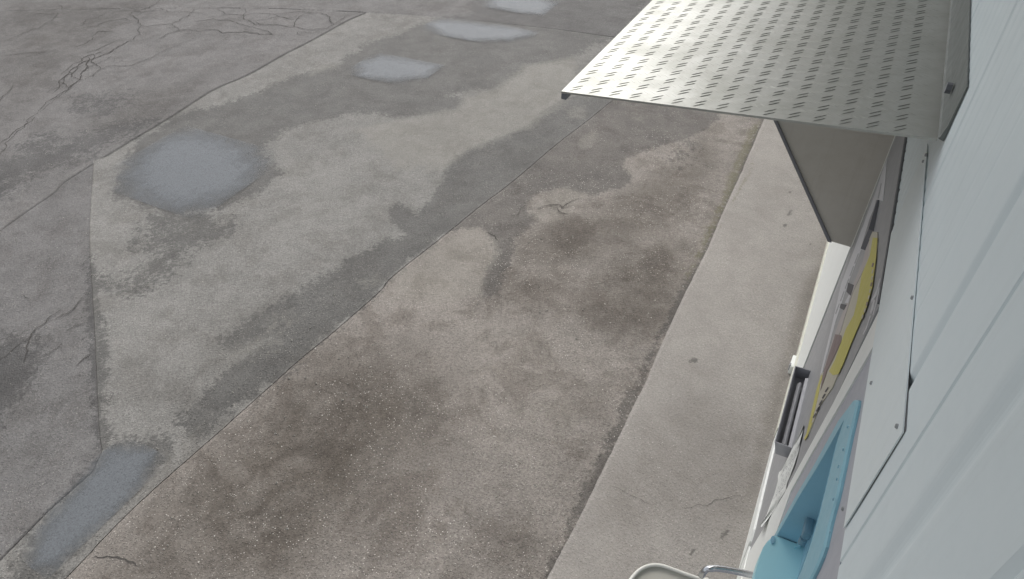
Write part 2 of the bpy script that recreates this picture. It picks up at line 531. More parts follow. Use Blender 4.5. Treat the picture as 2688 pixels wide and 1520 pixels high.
stain(2, .6, .14, [(660, 800), (740, 790), (700, 860), (620, 900), (560, 940), (600, 870)])
stain(2, .5, .10, [(420, 1150), (520, 1050), (480, 1130), (380, 1240), (330, 1290), (340, 1230)])
stain(2, .45, .3, [(1050, 780), (1250, 780), (1400, 820), (1500, 900), (1480, 1100), (1380, 1250), (1250, 1150), (1180, 1000)])
stain(2, .4, .25, [(1440, 540), (1640, 480), (1740, 440), (1640, 600), (1480, 640)])
PSTAINS = []


def pstain(ch, strength, soft, pts):
    PSTAINS.append((ch, strength, soft, np.array(gl(pts, 0.0))))


pstain(3, .6, .02, [(1922, 300), (1880, 430), (1840, 500), (1800, 590), (1745, 690), (1735, 740), (1752, 700), (1810, 580), (1850, 505), (1895, 430)])
pstain(1, .3, .12, [(1620, 1040), (1780, 1000), (1900, 1080), (1880, 1300), (1700, 1330), (1500, 1330), (1540, 1180)])
pstain(1, .55, .06, [(2080, 640), (2095, 640), (2000, 920), (1900, 1260), (1860, 1260), (1960, 920), (2020, 720)])
for cx, cy, r in [(1762, 1350, 9), (1822, 1345, 6), (1758, 1303, 5), (1744, 908, 7), (1740, 1388, 5), (1730, 620, 5), (1985, 484, 5), (1985, 535, 5), (2040, 618, 5), (1975, 570, 5)]:
    pstain(0, 1.0, .006, [(cx + r * math.cos(t), cy + r * .8 * math.sin(t)) for t in np.linspace(0, 6.0, 9)])


def stain_values(P, stains):
    out = np.zeros((len(P), 4), np.float32)
    for ch, st, soft, poly in stains:
        if ch in (0, 2) and soft > .02:
            soft = soft * 1.8
        lo, hi = poly.min(0) - soft * 1.6, poly.max(0) + soft * 1.6
        idx = np.where((P[:, 0] > lo[0]) & (P[:, 0] < hi[0]) & (P[:, 1] > lo[1]) & (P[:, 1] < hi[1]))[0]
        if len(idx) == 0:
            continue
        q = P[idx]
        d2 = np.full(len(q), 1e9)
        ins = np.zeros(len(q), bool)
        n = len(poly)
        for i in range(n):
            a, b = poly[i], poly[(i + 1) % n]
            ab = b - a
            t = np.clip(((q - a) @ ab) / max(ab @ ab, 1e-12), 0, 1)
            e = q - a - t[:, None] * ab
            d2 = np.minimum(d2, (e * e).sum(1))
            cond = (a[1] > q[:, 1]) != (b[1] > q[:, 1])
            xi = a[0] + (q[:, 1] - a[1]) / (b[1] - a[1] + 1e-12) * ab[0]
            ins ^= cond & (q[:, 0] < xi)
        sd = np.sqrt(d2) * np.where(ins, 1, -1)
        v = np.clip(sd / (2 * soft) + (0.62 if ch in (0, 2) else 0.5), 0, 1)
        v = v * v * (3 - 2 * v) * st
        out[idx, ch] = np.maximum(out[idx, ch], v)
    return out


def resample(poly, n):
    poly = np.array(poly, float)
    d = np.r_[0, np.cumsum(np.linalg.norm(np.diff(poly, axis=0), axis=1))]
    t = np.linspace(0, d[-1], n)
    return np.stack([np.interp(t, d, poly[:, k]) for k in range(2)], 1)


def ruled(name, A, B, na, nb, z, mat, parent, stains, wob=0.004, power=1.0, tend=False):
    """a slab between two edge lines (same running direction); na stations along, nb across"""
    a, b = resample(A, na), resample(B, na)
    u = np.linspace(0, 1, nb) ** power
    P = (a[:, None, :] * (1 - u)[None, :, None] + b[:, None, :] * u[None, :, None])
    if tend:                      # let the far end follow the cross joint
        dy = np.array([Ty(x) for x in P[0, :, 0]]) - P[0, :, 1]
        P[:, :, 1] += dy[None, :] * ((1 - np.linspace(0, 1, na)) ** 2)[:, None]
    P = P.reshape(-1, 2)
    zz = z + wob * (np.sin(P[:, 0] * 2.3 + 1.3) * np.cos(P[:, 1] * 1.7) + 0.5 * np.sin(P[:, 0] * 5.1 + P[:, 1] * 4.3))
    V = np.column_stack([P, zz]).astype(np.float32)
    i, j = np.meshgrid(np.arange(na - 1), np.arange(nb - 1), indexing='ij')
    q = (i * nb + j).ravel()
    F = np.stack([q, q + 1, q + nb + 1, q + nb], 1)
    e1, e2 = V[F[0, 1]] - V[F[0, 0]], V[F[0, 3]] - V[F[0, 0]]
    if np.cross(e1, e2)[2] < 0:
        F = F[:, ::-1]
    # skirts so that the slab edge has depth at the joints
    rim = np.r_[np.arange(nb), np.arange(1, na) * nb + nb - 1, (na - 1) * nb + np.arange(nb - 2, -1, -1), np.arange(na - 2, 0, -1) * nb]
    nv = len(V)
    low = V[rim].copy()
    low[:, 2] -= 0.06
    V = np.vstack([V, low])
    k = np.arange(len(rim))
    k2 = (k + 1) % len(rim)
    F = np.vstack([F, np.stack([rim[k], rim[k2], nv + k2, nv + k], 1)])
    me = bpy.data.meshes.new(name)
    me.vertices.add(len(V))
    me.vertices.foreach_set('co', V.ravel())
    me.loops.add(F.size)
    me.loops.foreach_set('vertex_index', F.ravel().astype(np.int32))
    me.polygons.add(len(F))
    me.polygons.foreach_set('loop_start', np.arange(0, F.size, 4, dtype=np.int32))
    me.polygons.foreach_set('loop_total', np.full(len(F), 4, np.int32))
    me.update(calc_edges=True)
    at = me.attributes.new('stain', 'FLOAT_COLOR', 'POINT')
    sv_ = stain_values(V[:, :2].astype(float), stains)
    at.data.foreach_set('color', sv_.ravel())
    return link(name, me, mat, parent)


# ------------------------------------------------------------------ the yard: concrete bays with open joints
ground = mesh('ground', [(-90, -90, -0.10), (90, -90, -0.10), (90, 90, -0.10), (-90, 90, -0.10)], [(0, 1, 2, 3)], MAT['under'])
tag(ground, kind='structure')

Jp = [(1579.5, 286.6), (1450, 388), (1324, 493), (1272, 534), (1044.7, 715.6), (992, 771.6), (800, 932), (725, 1000), (600, 1110.7), (464, 1228.6), (357, 1328.6), (250, 1439), (200, 1493)]
L3p = [(960, 33), (887, 68), (664, 189), (573, 231), (479, 288), (280, 409), (168, 479), (140, 509), (0, 607)]
Tp = [(315, 23), (577, 23), (800, 24.5), (975, 33), (1114.6, 43.7), (1324, 64.7), (1499, 84), (1569, 87)]
J = gl(Jp, ZY, 1.0)
L3 = gl(L3p, ZY, 1.0)
T = gl(Tp, ZY, 1.0)
Dj = gl([(235, 400), (228, 500), (226, 600), (232, 720), (238, 850), (245, 1000), (253, 1100), (258, 1130)])
Ej = gl([(258, 1130), (235, 1185), (120, 1287), (0, 1409)])
tc_ = np.polyfit([p[0] for p in T], [p[1] for p in T], 2)


def Ty(x):
    return float(np.polyval(tc_, x)) if x < 10.5 else float(np.polyval(tc_, 10.5) + (x - 10.5) * np.polyval(np.polyder(tc_), 10.5))


def end_on_T(p0, p1):
    """carry the line p1->p0 on to the cross joint"""
    d = np.array(p0) - np.array(p1)
    d /= np.linalg.norm(d)
    q = np.array(p0, float)
    for _ in range(40):
        q = q + d * ((Ty(q[0]) - q[1]) / d[1])
    return tuple(q)


def shift(poly, dx):
    return [(x + dx, y) for x, y in poly]


G = 0.0028


def smooth_joint(poly, amp, n=260):
    p = resample(spline(poly, 6), n)
    k = np.arange(n)
    off = sum(rng.normal(0, 1) / f * np.sin(k * f * 0.11 + rng.uniform(0, 6)) for f in (1, 2.3, 4.1, 7.7, 13.0, 21.0))
    p[1:-1, 0] += (amp * off)[1:-1]
    p[1:-1, 0] += rng.normal(0, amp * .12, n - 2)
    return [tuple(q) for q in p]


J_full = smooth_joint([end_on_T(J[0], J[1])] + J + [(3.02, 1.0), (3.0, 5.0)], .006)
L3_full = smooth_joint([end_on_T(L3[0], L3[1])] + L3 + [(6.1, -0.2), (5.6, 2.5), (5.1, 5.0)], .008)
Dj = smooth_joint(Dj, .006, 90)
kerb_px = [(2008.7, 305), (1952, 439), (1899, 555), (1856, 656), (1800, 766), (1735.6, 906), (1697, 997), (1628.6, 1139), (1557, 1286), (1511, 1378.6), (1436, 1520)]
kerb = gl(kerb_px, 0.0, 1.0)
kerb_full = [(kerb[0][0] + .02, -14.0), (kerb[0][0] + .005, -9.5)] + kerb + [(kerb[-1][0], 0.5), (kerb[-1][0], 5.0)]
near_edge = [(0.60, Ty(0.60)), (0.60, 5.0)]
ruled('slab', shift(J_full, -G), near_edge, 470, 90, ZY, MAT['bay_near'], ground, STAINS, tend=True)
iD = [i for i, p in enumerate(L3_full) if p[1] < Dj[0][1] - .05]
left_mid = [L3_full[i] for i in iD] + Dj + Ej[1:] + [(3.45, 0.8), (3.40, 1.6), (3.3, 5.0)]
ruled('slab', shift(left_mid, -G), shift(J_full, G), 430, 120, ZY, MAT['bay_mid'], ground, STAINS, tend=True)
iL = [i for i, p in enumerate(L3_full) if p[1] > Dj[0][1] + .05]
l3_low = [(Dj[0][0] + .05, Dj[0][1] + .03)] + [L3_full[i] for i in iL]
right_low = shift(Dj + Ej[1:] + [(3.45, 0.8), (3.40, 1.6), (3.3, 5.0)], G)
ruled('slab', shift(l3_low, -G), right_low, 260, 130, ZY, MAT['bay_left'], ground, STAINS)
far_edge = [(20.0, Ty(20.0)), (20.0, 5.0)]
ruled('slab', far_edge, shift(L3_full, G), 330, 190, ZY, MAT['bay_far'], ground, STAINS, power=0.62, tend=True)
xs = np.linspace(-0.3, 20.0, 60)
t_line = [(x, Ty(x) - 2 * G) for x in xs]
far_line = [(x * 1.6 - 3.0, -26.0) for x in xs]
ruled('slab', t_line, far_line, 330, 150, ZY, MAT['bay_far'], ground, STAINS, power=1.7)

# the raised pavement along the wall, its arris worn
n_k = 420
ke = resample(kerb_full, n_k)
ke[:, 0] += 0.002 * np.sin(ke[:, 1] * 9.0) * np.sin(ke[:, 1] * 2.1 + 1) + rng.normal(0, 0.0012, n_k)
inner = [(-0.42, -14.0), (-0.42, 5.0)]
pav = ruled('pavement', [tuple(p) for p in ke], inner, n_k, 42, 0.0, MAT['pave'], None, PSTAINS, wob=0.0015)
tag(pav, kind='structure')

# cracks: narrow open cracks filled with dirt, standing as ribbons in the surface
crack_polys = []


def wiggle(p, it, amp):
    p = [np.array(q, float) for q in p]
    for _ in range(it):
        out = [p[0]]
        for a, b in zip(p[:-1], p[1:]):
            d = b - a
            n = np.array([-d[1], d[0]])
            out += [(a + b) / 2 + n * rng.normal(0, amp), b]
        p = out
    return p


def cracks(name, lines, width, z, parent, mat):
    V, F = [], []
    for ln in lines:
        wdt = width * rng.uniform(.7, 1.25)
        p = wiggle(ln, 3, 0.09)
        n = len(p)
        base = len(V)
        for i in range(n):
            d = p[min(i + 1, n - 1)] - p[max(i - 1, 0)]
            d = d / (np.linalg.norm(d) + 1e-9)
            nn = np.array([-d[1], d[0]])
            ww = wdt * (0.25 + 0.75 * math.sin(math.pi * (0.08 + 0.84 * i / (n - 1)))) * rng.uniform(.55, 1.3)
            q0, q1 = p[i] + nn * ww / 2, p[i] - nn * ww / 2
            V += [(q0[0], q0[1], z), (q1[0], q1[1], z)]
        for i in range(n - 1):
            k = base + 2 * i
            F.append((k, k + 1, k + 3, k + 2))
    o = mesh(name, V, F, mat, parent)
    tag(o, kind='stuff')
    return o


Z1 = 2.861
c1 = [[(800, 95), (870, 90), (990, 85), (1150, 85), (1170, 65)], [(990, 90), (1000, 120), (1040, 150), (1035, 175), (1060, 200)],
      [(720, 205), (780, 170), (850, 155), (940, 140), (1040, 160)], [(1640, 75), (1690, 110), (1830, 120), (1840, 70)],
      [(1690, 110), (1600, 145), (1740, 160), (1830, 190), (1900, 205)], [(1930, 190), (1830, 150), (1830, 120)],
      [(1830, 120), (1940, 100), (2060, 110), (2100, 130), (1990, 150), (1920, 160), (1830, 160)],
      [(2060, 110), (2200, 95), (2350, 100), (2450, 110), (2480, 150), (2510, 185), (2460, 215), (2350, 225), (2210, 205), (2220, 160), (2260, 120), (2310, 100)],
      [(2510, 185), (2560, 150), (2620, 112)], [(2460, 215), (2350, 250), (2240, 240), (2250, 265)],
      [(1900, 205), (2010, 235), (2050, 260), (1950, 260), (1850, 240), (1740, 245), (1640, 230), (1560, 225), (1480, 240)],
      [(1480, 240), (1350, 230), (1250, 260), (1200, 290)], [(850, 235), (790, 240), (740, 235), (690, 275)],
      [(1060, 200), (1180, 190), (1290, 180), (1400, 130), (1460, 70)], [(1290, 180), (1350, 230)], [(1480, 160), (1600, 145)],
      [(1200, 60), (1260, 90), (1420, 90), (1530, 100)], [(2100, 130), (2210, 150)], [(1920, 160), (1990, 190), (2100, 190), (2210, 205)],
      [(460, 560), (560, 480), (640, 430), (700, 410), (790, 380)], [(650, 400), (720, 380), (800, 340), (900, 300)],
      [(360, 700), (440, 620), (520, 540), (620, 470), (760, 420), (850, 380), (920, 340), (1000, 300), (1060, 260)],
      [(300, 850), (400, 760), (500, 690), (620, 600), (700, 570), (740, 530), (820, 500), (900, 500), (1000, 490), (1100, 450), (1200, 400), (1340, 340), (1460, 290)],
      [(290, 840), (330, 800), (430, 720), (520, 660), (600, 600), (620, 540), (700, 490), (780, 460), (840, 420)],
      [(0, 1170), (110, 1020), (190, 960), (240, 880), (290, 850)], [(0, 1085), (100, 1000), (180, 950), (260, 880)],
      [(380, 710), (460, 640), (480, 600), (560, 540), (600, 500), (660, 480)], [(520, 540), (540, 580), (600, 600)], [(700, 410), (690, 470), (740, 530)],
      [(640, 430), (650, 480), (620, 540)], [(440, 620), (500, 640), (520, 660)],
      [(200, 100), (380, 110), (430, 100), (390, 160)], [(620, 190), (640, 150), (740, 140)], [(440, 40), (470, 60), (470, 80)],
      [(60, 300), (180, 250), (300, 210), (390, 160)], [(0, 420), (120, 410), (300, 400), (420, 380)], [(100, 640), (60, 700), (0, 760)],
      [(1200, 0), (1120, 60), (990, 85)], [(740, 140), (800, 95)], [(690, 275), (640, 330), (560, 360)], [(1060, 260), (1040, 220), (1060, 200)]]
cracks('crack', [gl(l, ZY, 1 / Z1) for l in c1], 0.0105, ZY + 0.007, ground, MAT['crack'])
c3 = [[(660, 910), (600, 970), (560, 1030), (510, 1070), (470, 1080), (430, 1100)], [(460, 1040), (380, 1090), (300, 1170), (240, 1220), (190, 1280)],
      [(650, 1130), (580, 1160), (510, 1200)], [(680, 640), (640, 680), (600, 720)], [(190, 1260), (120, 1320), (50, 1390), (0, 1420)],
      [(330, 1400), (400, 1350), (470, 1290)], [(240, 1220), (200, 1330), (180, 1431)], [(180, 930), (230, 960)], [(690, 1370), (620, 1420), (580, 1460)]]
cracks('crack', [[tuple(gp(x / Z1, 450 + y / Z1, ZY)[:2]) for x, y in l] for l in c3], 0.0065, ZY + 0.007, ground, MAT['crack'])
c4 = [[(1680, 270), (1760, 280), (1840, 255), (1910, 250), (1930, 285)], [(1930, 285), (1980, 240), (2060, 205)], [(1840, 265), (1910, 310), (1980, 330)],
      [(1370, 460), (1430, 490), (1450, 520)], [(1660, 250), (1600, 330), (1500, 330)]]
cracks('crack', [[tuple(gp(800 + x / Z1, 450 + y / Z1, ZY)[:2]) for x, y in l] for l in c4], 0.008, ZY + 0.007, ground, MAT['crack'])
c5 = [[(700, 1290), (800, 1290), (950, 1330), (1030, 1360)]]
cracks('crack', [[tuple(gp(x / 2.8, 1000 + y / 2.8, ZY)[:2]) for x, y in l] for l in c5], 0.008, ZY + 0.007, ground, MAT['crack'])
cp = [[(0, 380), (120, 430), (230, 480), (330, 525)], [(590, 565), (700, 530), (800, 525), (900, 490), (1080, 470)]]
cracks('crack', [[tuple(gp(1600 + x / 3.03, 1150 + y / 3.03, 0)[:2]) for x, y in l] for l in cp], 0.0022, 0.0035, pav, MAT['crack'])

# loose grit lying on the bays, more of it by the near joint
V, F = [], []
for _ in range(2600):
    if rng.random() < .65:
        x, y = rng.uniform(.7, 3.4), -abs(rng.normal(1.9, 1.5)) - .1
    else:
        x, y = rng.uniform(.7, 7.5), rng.uniform(-8, -.3)
    r = float(np.clip(rng.lognormal(-5.75, .42), .0014, .0095))
    b = len(V)
    for k, (dx, dy, dz) in enumerate([(1, 0, 0), (0, 1, 0), (-1, 0, 0), (0, -1, 0), (0, 0, 1)]):
        s = r * rng.uniform(.7, 1.3)
        V.append((x + dx * s + dy * .3 * s, y + dy * s, ZY + .004 + (dz * s * .9 if dz else -.004)))
    F += [(b, b + 1, b + 4), (b + 1, b + 2, b + 4), (b + 2, b + 3, b + 4), (b + 3, b, b + 4)]
grit = mesh('gravel_grit', V, F, MAT['stone'])
tag(grit, 'pale loose grit scattered over the concrete yard', 'gravel', kind='stuff')


# puddles
def puddle(pts, n=120):
    P = np.array(gl(pts))
    lo, hi = P.min(0), P.max(0)
    nx = 46
    gx, gy = np.meshgrid(np.linspace(lo[0], hi[0], nx), np.linspace(lo[1], hi[1], nx), indexing='ij')
    Q = np.stack([gx.ravel(), gy.ravel()], 1)
    soft = 0.36 * min(hi - lo)
    val = stain_values(Q, [(1, 1.0, soft, P)])[:, 1]
    V = np.column_stack([Q, np.full(len(Q), ZY + 0.0085)])
    i, j = np.meshgrid(np.arange(nx - 1), np.arange(nx - 1), indexing='ij')
    q = (i * nx + j).ravel()
    F = np.stack([q, q + nx, q + nx + 1, q + 1], 1)
    F = F[(val[F] > 0.02).any(1)]
    used = np.unique(F)
    mp = np.zeros(len(V), int)
    mp[used] = np.arange(len(used))
    me = bpy.data.meshes.new('puddle')
    me.from_pydata(V[used].tolist(), [], mp[F].tolist())
    me.attributes.new('depth', 'FLOAT', 'POINT').data.foreach_set('value', val[used].astype(np.float32))
    o = link('puddle', me, MAT['puddle'])
    tag(o, kind='structure')
    return o


puddle([(318, 445), (345, 400), (385, 362), (440, 340), (505, 334), (580, 348), (630, 372), (655, 410), (630, 465), (580, 497), (515, 518), (440, 528), (365, 512), (330, 480)])
puddle([(262, 1135), (330, 1128), (395, 1135), (365, 1210), (290, 1295), (210, 1365), (140, 1425), (80, 1430), (105, 1330), (195, 1230)])
puddle([(1110, 52), (1200, 60), (1310, 72), (1350, 88), (1280, 102), (1180, 104), (1110, 90), (1070, 62)])
puddle([(900, 160), (960, 140), (1040, 150), (1110, 165), (1080, 195), (980, 205), (900, 195)])
puddle([(1230, -10), (1330, -10), (1400, 10), (1370, 38), (1290, 32), (1230, 18)])

# ------------------------------------------------------------------ the building: ribbed cladding above, flat sheet, plinth and post
wall = empty('ribbed_wall', 'pale ribbed metal wall filling the right side, running away from the camera', 'wall')
prof = [(5.0, 0.0)]


def groove(y, wd, dp, soft=True):
    prof.extend([(y + wd * (1 - k / 6), -dp * .5 * (1 - math.cos(math.pi * k / 6))) for k in range(13)] if soft else
                [(y + wd, 0.0), (y, -dp), (y - wd, 0.0)])


for y, wd, dp, s in [(1.0, .045, .012, True), (.8, .012, .008, False), (.62, .04, .012, True), (.3, .012, .008, False), (.1, .045, .012, True), (-.2, .045, .012, True), (-.4, .012, .006, False),
                     (-.595, .036, .009, True), (-.742, .006, .006, False), (-.925, .024, .009, True), (-1.10, .010, .001, False), (-1.18, .010, .0008, False), (-1.26, .010, .0014, False)]:
    groove(y, wd, dp, s)
y = -1.34
while y > -2.9:
    groove(y, .013, .0016 if abs(y + 1.53) > .03 and abs(y + 2.04) > .03 else .006, False)
    y -= .064
prof.append((-14.0, 0.0))
V, F = [], []
for yy, dx in prof:
    for zz in (2.332, 2.62, 4.5):
        V.append((XW + dx, yy, zz))
for i in range(len(prof) - 1):
    for k in range(2):
        F.append((i * 3 + k, i * 3 + k + 1, (i + 1) * 3 + k + 1, (i + 1) * 3 + k))
b = len(V)
V += [(XW - .06, 5.0, 2.332), (XW - .06, -14.0, 2.332)]
F.append(tuple([i * 3 for i in range(len(prof))] + [b + 1, b]))
mesh('cladding', V, F, MAT['wall'], wall)
# the flat cover sheet fixed over the cladding, standing a little off it
A1, A2 = wp(2361.4, 1124, -.222), wp(2401, 756, -.222)
sheet = prism('cover_sheet', [(A1[0], 2.337), (A1[0] + .006, A1[1]), (-1.85, 2.592), (-1.80, 2.337)], 'x', -.2285, -.2262, MAT['sheet'], wall)
mesh('gap_shade_strip', [(-.2292, A1[0] + .0045, 2.336), (-.2292, A1[0] + .006, A1[1] + .006), (-.2292, -1.19, 2.613), (-.2292, -1.19, 2.604), (-.2292, A1[0], 2.6)],  # dark strip painting the shade in the gap behind the sheet edge
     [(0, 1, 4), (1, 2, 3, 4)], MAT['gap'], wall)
for (px, py) in [(2390, 780), (2349, 1117), (2427, 406), (2420, 423), (2208, 1334), (2283, 1004)]:
    yy, zz = wp(px, py, -.222)
    bm = bmesh.new()
    bmesh.ops.create_cone(bm, cap_ends=True, segments=8, radius1=.0048, radius2=.0035, depth=.004,
                          matrix=Matrix.Translation((-.2245, yy, zz)) @ Matrix.Rotation(math.pi / 2, 4, 'Y'))
    from_bm('screw', bm, MAT['screw'], sheet)
# eave out of view, added to darken the upper wall and the canopy
box('added_eave', -.5, 1.25, -14.0, 5.0, 4.46, 4.6, MAT['added_eave'], wall, 0.01)

# lower wall: white post between the two cabinets, plinth, and the white wall beyond
low = empty('lower_wall', 'white painted wall base, plinth and post that frame the two grey cabinets', 'wall')
post = [(2318, 794), (2294, 905), (2202, 1066), (2130, 1190), (2075, 1290), (2040, 1390), (2032, 1425), (2004, 1500), (1985, 1590), (1905, 1600), (1930, 1500), (1956, 1467), (2056, 1300), (2188, 1056)]
wsheet('post', post, -.228, .05, MAT['white'], low)
far_face = [(2239, 610), (2236, 650), (2170, 808), (2115, 945), (2104, 952), (2112, 916), (2142, 787), (2182, 636), (2240, 470), (2256, 500)]
fy = wp(2236, 650, -.228)[0]
prism('far_panel', [(-2.875, 0.0), (-2.90, 2.33), (-14.0, 2.33), (-14.0, 0.0)], 'x', -.30, -.231, MAT['white'], low)
prism('door_trim', [(-2.865, 0.04), (-2.87, 2.33), (-3.10, 2.33), (-3.095, 0.04)], 'x', -.2305, -.226, MAT['white'], low)
prism('door_trim', [(-3.12, 0.04), (-3.125, 2.33), (-3.20, 2.33), (-3.195, 0.04)], 'x', -.2305, -.228, MAT['white'], low)
prism('trim_gap', [(-3.095, 0.04), (-3.10, 2.33), (-3.125, 2.33), (-3.12, 0.04)], 'x', -.2312, -.2302, MAT['gap'], low)
prism('skirting', [(-2.89, 0.0), (-2.89, 0.10), (-9.0, 0.12), (-9.0, 0.0)], 'x', -.2305, -.218, MAT['cream'], low)
plinth = [(2081, 984), (2086, 992), (2060, 1080), (2040, 1180), (2032, 1220), (2003, 1321), (1995, 1342), (1950, 1412), (1948, 1404), (1990.6, 1295.6), (2034.6, 1161)]
prism('plinth', [(-2.86, 0.0), (-2.86, .10), (-2.05, .27), (-1.99, .25), (-1.915, .0)], 'x', -.27, -.221, MAT['white'], low)
prism('plinth', [(-1.905, 0.0), (-1.975, .225), (-1.955, .26), (-1.66, 0.30), (-1.62, .0)], 'x', -.27, -.224, MAT['white'], low)

# ------------------------------------------------------------------ canopy of tread plate
can = empty('canopy', 'silver chequer plate canopy fixed to the wall above the notice cabinet', 'canopy')
CX0, CZ0, CX1, CZ1 = -.215, 2.716, .716, 2.652
CY0, CY1 = -1.632, -2.86
nxp, nyp = 60, 40


def can_z(x):
    u = (x - CX0) / (CX1 - CX0)
    z = CZ0 + (CZ1 - CZ0) * u
    return z


V, F = [], []
for t in (0.0, -.006):
    for i in range(nxp):
        for j in range(nyp):
            x = CX0 + (CX1 - CX0) * i / (nxp - 1)
            yv = CY0 + (CY1 - CY0) * j / (nyp - 1)
            V.append((x, yv, can_z(x) + t))
o2 = nxp * nyp
for i in range(nxp - 1):
    for j in range(nyp - 1):
        a = i * nyp + j
        F.append((a, a + 1, a + nyp + 1, a + nyp))
        F.append((o2 + a, o2 + a + nyp, o2 + a + nyp + 1, o2 + a + 1))
for j in range(nyp - 1):
    for a in (j, (nxp - 1) * nyp + j):
        F.append((a, a + 1, o2 + a + 1, o2 + a))
for i in range(nxp - 1):
    for a in (i * nyp, i * nyp + nyp - 1):
        F.append((a, a + nyp, o2 + a + nyp, o2 + a))
bm = bmesh.new()
vv = [bm.verts.new(v) for v in V]
for f in F:
    bm.faces.new([vv[k] for k in f])
plate = from_bm('tread_plate', bm, MAT['tread'], can, smooth=False)
# raised bars: pairs lying one way, with pairs lying the other way between them
V, F = [], []


def bar(cx, cy, ang, ln=.042, wd=.0038, hh=.0011):
    d = np.array([math.cos(ang), math.sin(ang)])
    n = np.array([-d[1], d[0]])
    b = len(V)
    st = [-.5, -.3, 0, .3, .5]
    for s, k in zip(st, [0, .8, 1, .8, 0]):
        c = np.array([cx, cy]) + d * s * ln
        z0 = can_z(c[0]) + .0002
        if k == 0:
            V.append((c[0], c[1], z0 - .0006))
        else:
            for sg, hz in ((-1, -.0006), (-.35, hh * k), (.35, hh * k), (1, -.0006)):
                V.append((c[0] + n[0] * wd / 2 * k * sg, c[1] + n[1] * wd / 2 * k * sg, z0 + hz))
    r = [b] + [b + 1 + 4 * i for i in range(3)]
    for q in range(3):
        F.append((b, b + 1 + q, b + 2 + q))
        F.append((b + 13, b + 9 + q + 1, b + 9 + q))
        for i in range(2):
            a = b + 1 + 4 * i + q
            F.append((a, a + 4, a + 5, a + 1))


px_, py_ = .0585, .0580
other = []
ix = 0
xg = .682
while xg > CX0 + .02:
    yg = CY0 - .030
    while yg > CY1 + .02:
        for sg in (-1, 1):
            a = math.radians(42)
            off = np.array([-math.sin(a), math.cos(a)]) * .0068 * sg
            sl_ = np.array([math.cos(a), math.sin(a)]) * .006 * sg
            if yg + off[1] + sl_[1] < CY0 - .017:
                bar(xg + off[0] + sl_[0], yg + off[1] + sl_[1], a)
            a2 = math.radians(-42)
            x2, y2 = xg - px_ / 2, yg - py_ / 2
            off = np.array([-math.sin(a2), math.cos(a2)]) * .0072 * sg
            sl_ = np.array([math.cos(a2), math.sin(a2)]) * .006 * sg
            if x2 > CX0 + .03:
                other.append((x2 + off[0] + sl_[0], y2 + off[1] + sl_[1], a2))
        yg -= py_
    xg -= px_
bars = mesh('tread_bars', V, F, MAT['tread_bar_shade'], can, smooth=True)
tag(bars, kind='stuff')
V.clear()
F.clear()
for q in other:
    bar(*q, .036, .0055, .00016)
tag(mesh('tread_bars', V, F, MAT['tread'], can, smooth=True), kind='stuff')
# upstand against the wall with its bolt
up = prism('upstand', [(-.2285, 2.712), (-.2285, 2.842), (-.2255, 2.842), (-.2235, 2.75), (-.2185, 2.722), (-.2150, 2.7168)], 'y', CY0, CY1, MAT['upstand'], can)
bm = bmesh.new()
bmesh.ops.create_cone(bm, cap_ends=True, segments=6, radius1=.013, radius2=.013, depth=.012,
                      matrix=Matrix.Translation((-.2145, -1.80, 2.765)) @ Matrix.Rotation(math.pi / 2, 4, 'Y'))
from_bm('bolt', bm, MAT['dgrey'], can)
# triangular side plate under the far end
GY = -2.853
gus = prism('gusset', [(-.228, 2.70), (.609, 2.640), (.246, 2.106), (-.142, 1.538), (-.226, 1.533)], 'y', GY - .004, GY, MAT['gusset'], can)
bm = bmesh.new()
prism_bm(bm, [(.609, 2.637), (.246, 2.106), (-.142, 1.538), (-.126, 1.538), (.260, 2.106), (.623, 2.637)], 'y', GY - .003, GY + .010)
from_bm('flange', bm, MAT['dgrey'], gus)
box('front_lip', .700, .716, CY1, CY0, 2.628, 2.645, MAT['dgrey'], can, .002)

# ------------------------------------------------------------------ far cabinet with notices, card reader and tray
cab = empty('notice_cabinet', 'grey cabinet front below the canopy, carrying the yellow poster and the notices', 'cabinet')
front = [(2354, 352), (2334, 600), (2315, 790), (2190, 1054), (2058, 1299), (1957, 1467), (1990, 1350), (2006, 1322), (2036, 1210), (2062, 1090), (2086, 990), (2116, 944), (2170, 808), (2236, 650), (2300, 470), (2338, 352)]
fp = [wp(a, b_, -.232) for a, b_ in front[:6]]
front_poly = [(-2.87, 2.318), (-1.515, 2.322)] + [wp(a, b_, -.232) for a, b_ in [(2188, 1056), (2056, 1300), (1957, 1466)]] + [(-1.97, .2), (-2.0, .24), (-2.86, .11)]
prism('front_panel', front_poly, 'x', -.42, -.232, MAT['grey'], cab)
# dark rubber strip along the top edge
prism('top_seal', [(-2.86, 2.313), (-1.50, 2.318), (-1.50, 2.334), (-2.86, 2.330)], 'x', -.236, -.2245, MAT['gap'], cab)
# collecting tray
tray = empty('tray', None, None)
tray.parent = cab
TX, TY0, TY1, TZ = -.160, -2.472, -1.997, 1.06
prism('tray_floor', [(-.2315, .985), (-.180, .985), (-.180, .990), (-.2315, .990)], 'y', TY0, TY1, MAT['tray'], tray)
prism('tray_front', [(TX, TZ), (-.180, .985), (-.184, .985), (TX - .004, TZ)], 'y', TY0, TY1, MAT['tray_in'], tray)
prism('tray_end', [(TX, TZ), (-.180, .985), (-.2315, .985), (-.2315, TZ)], 'y', TY1, TY1 + .004, MAT['tray'], tray)
prism('tray_end', [(TX, TZ), (-.180, .985), (-.2315, .985), (-.2315, TZ + .001)], 'y', TY0 - .004, TY0, MAT['tray_in'], tray)
prism('tray_rail', [(-.200, 1.003), (-.192, 1.012), (-.204, 1.03), (-.2115, 1.022)], 'y', TY0 + .06, TY1 - .001, MAT['tray_rail'], tray)
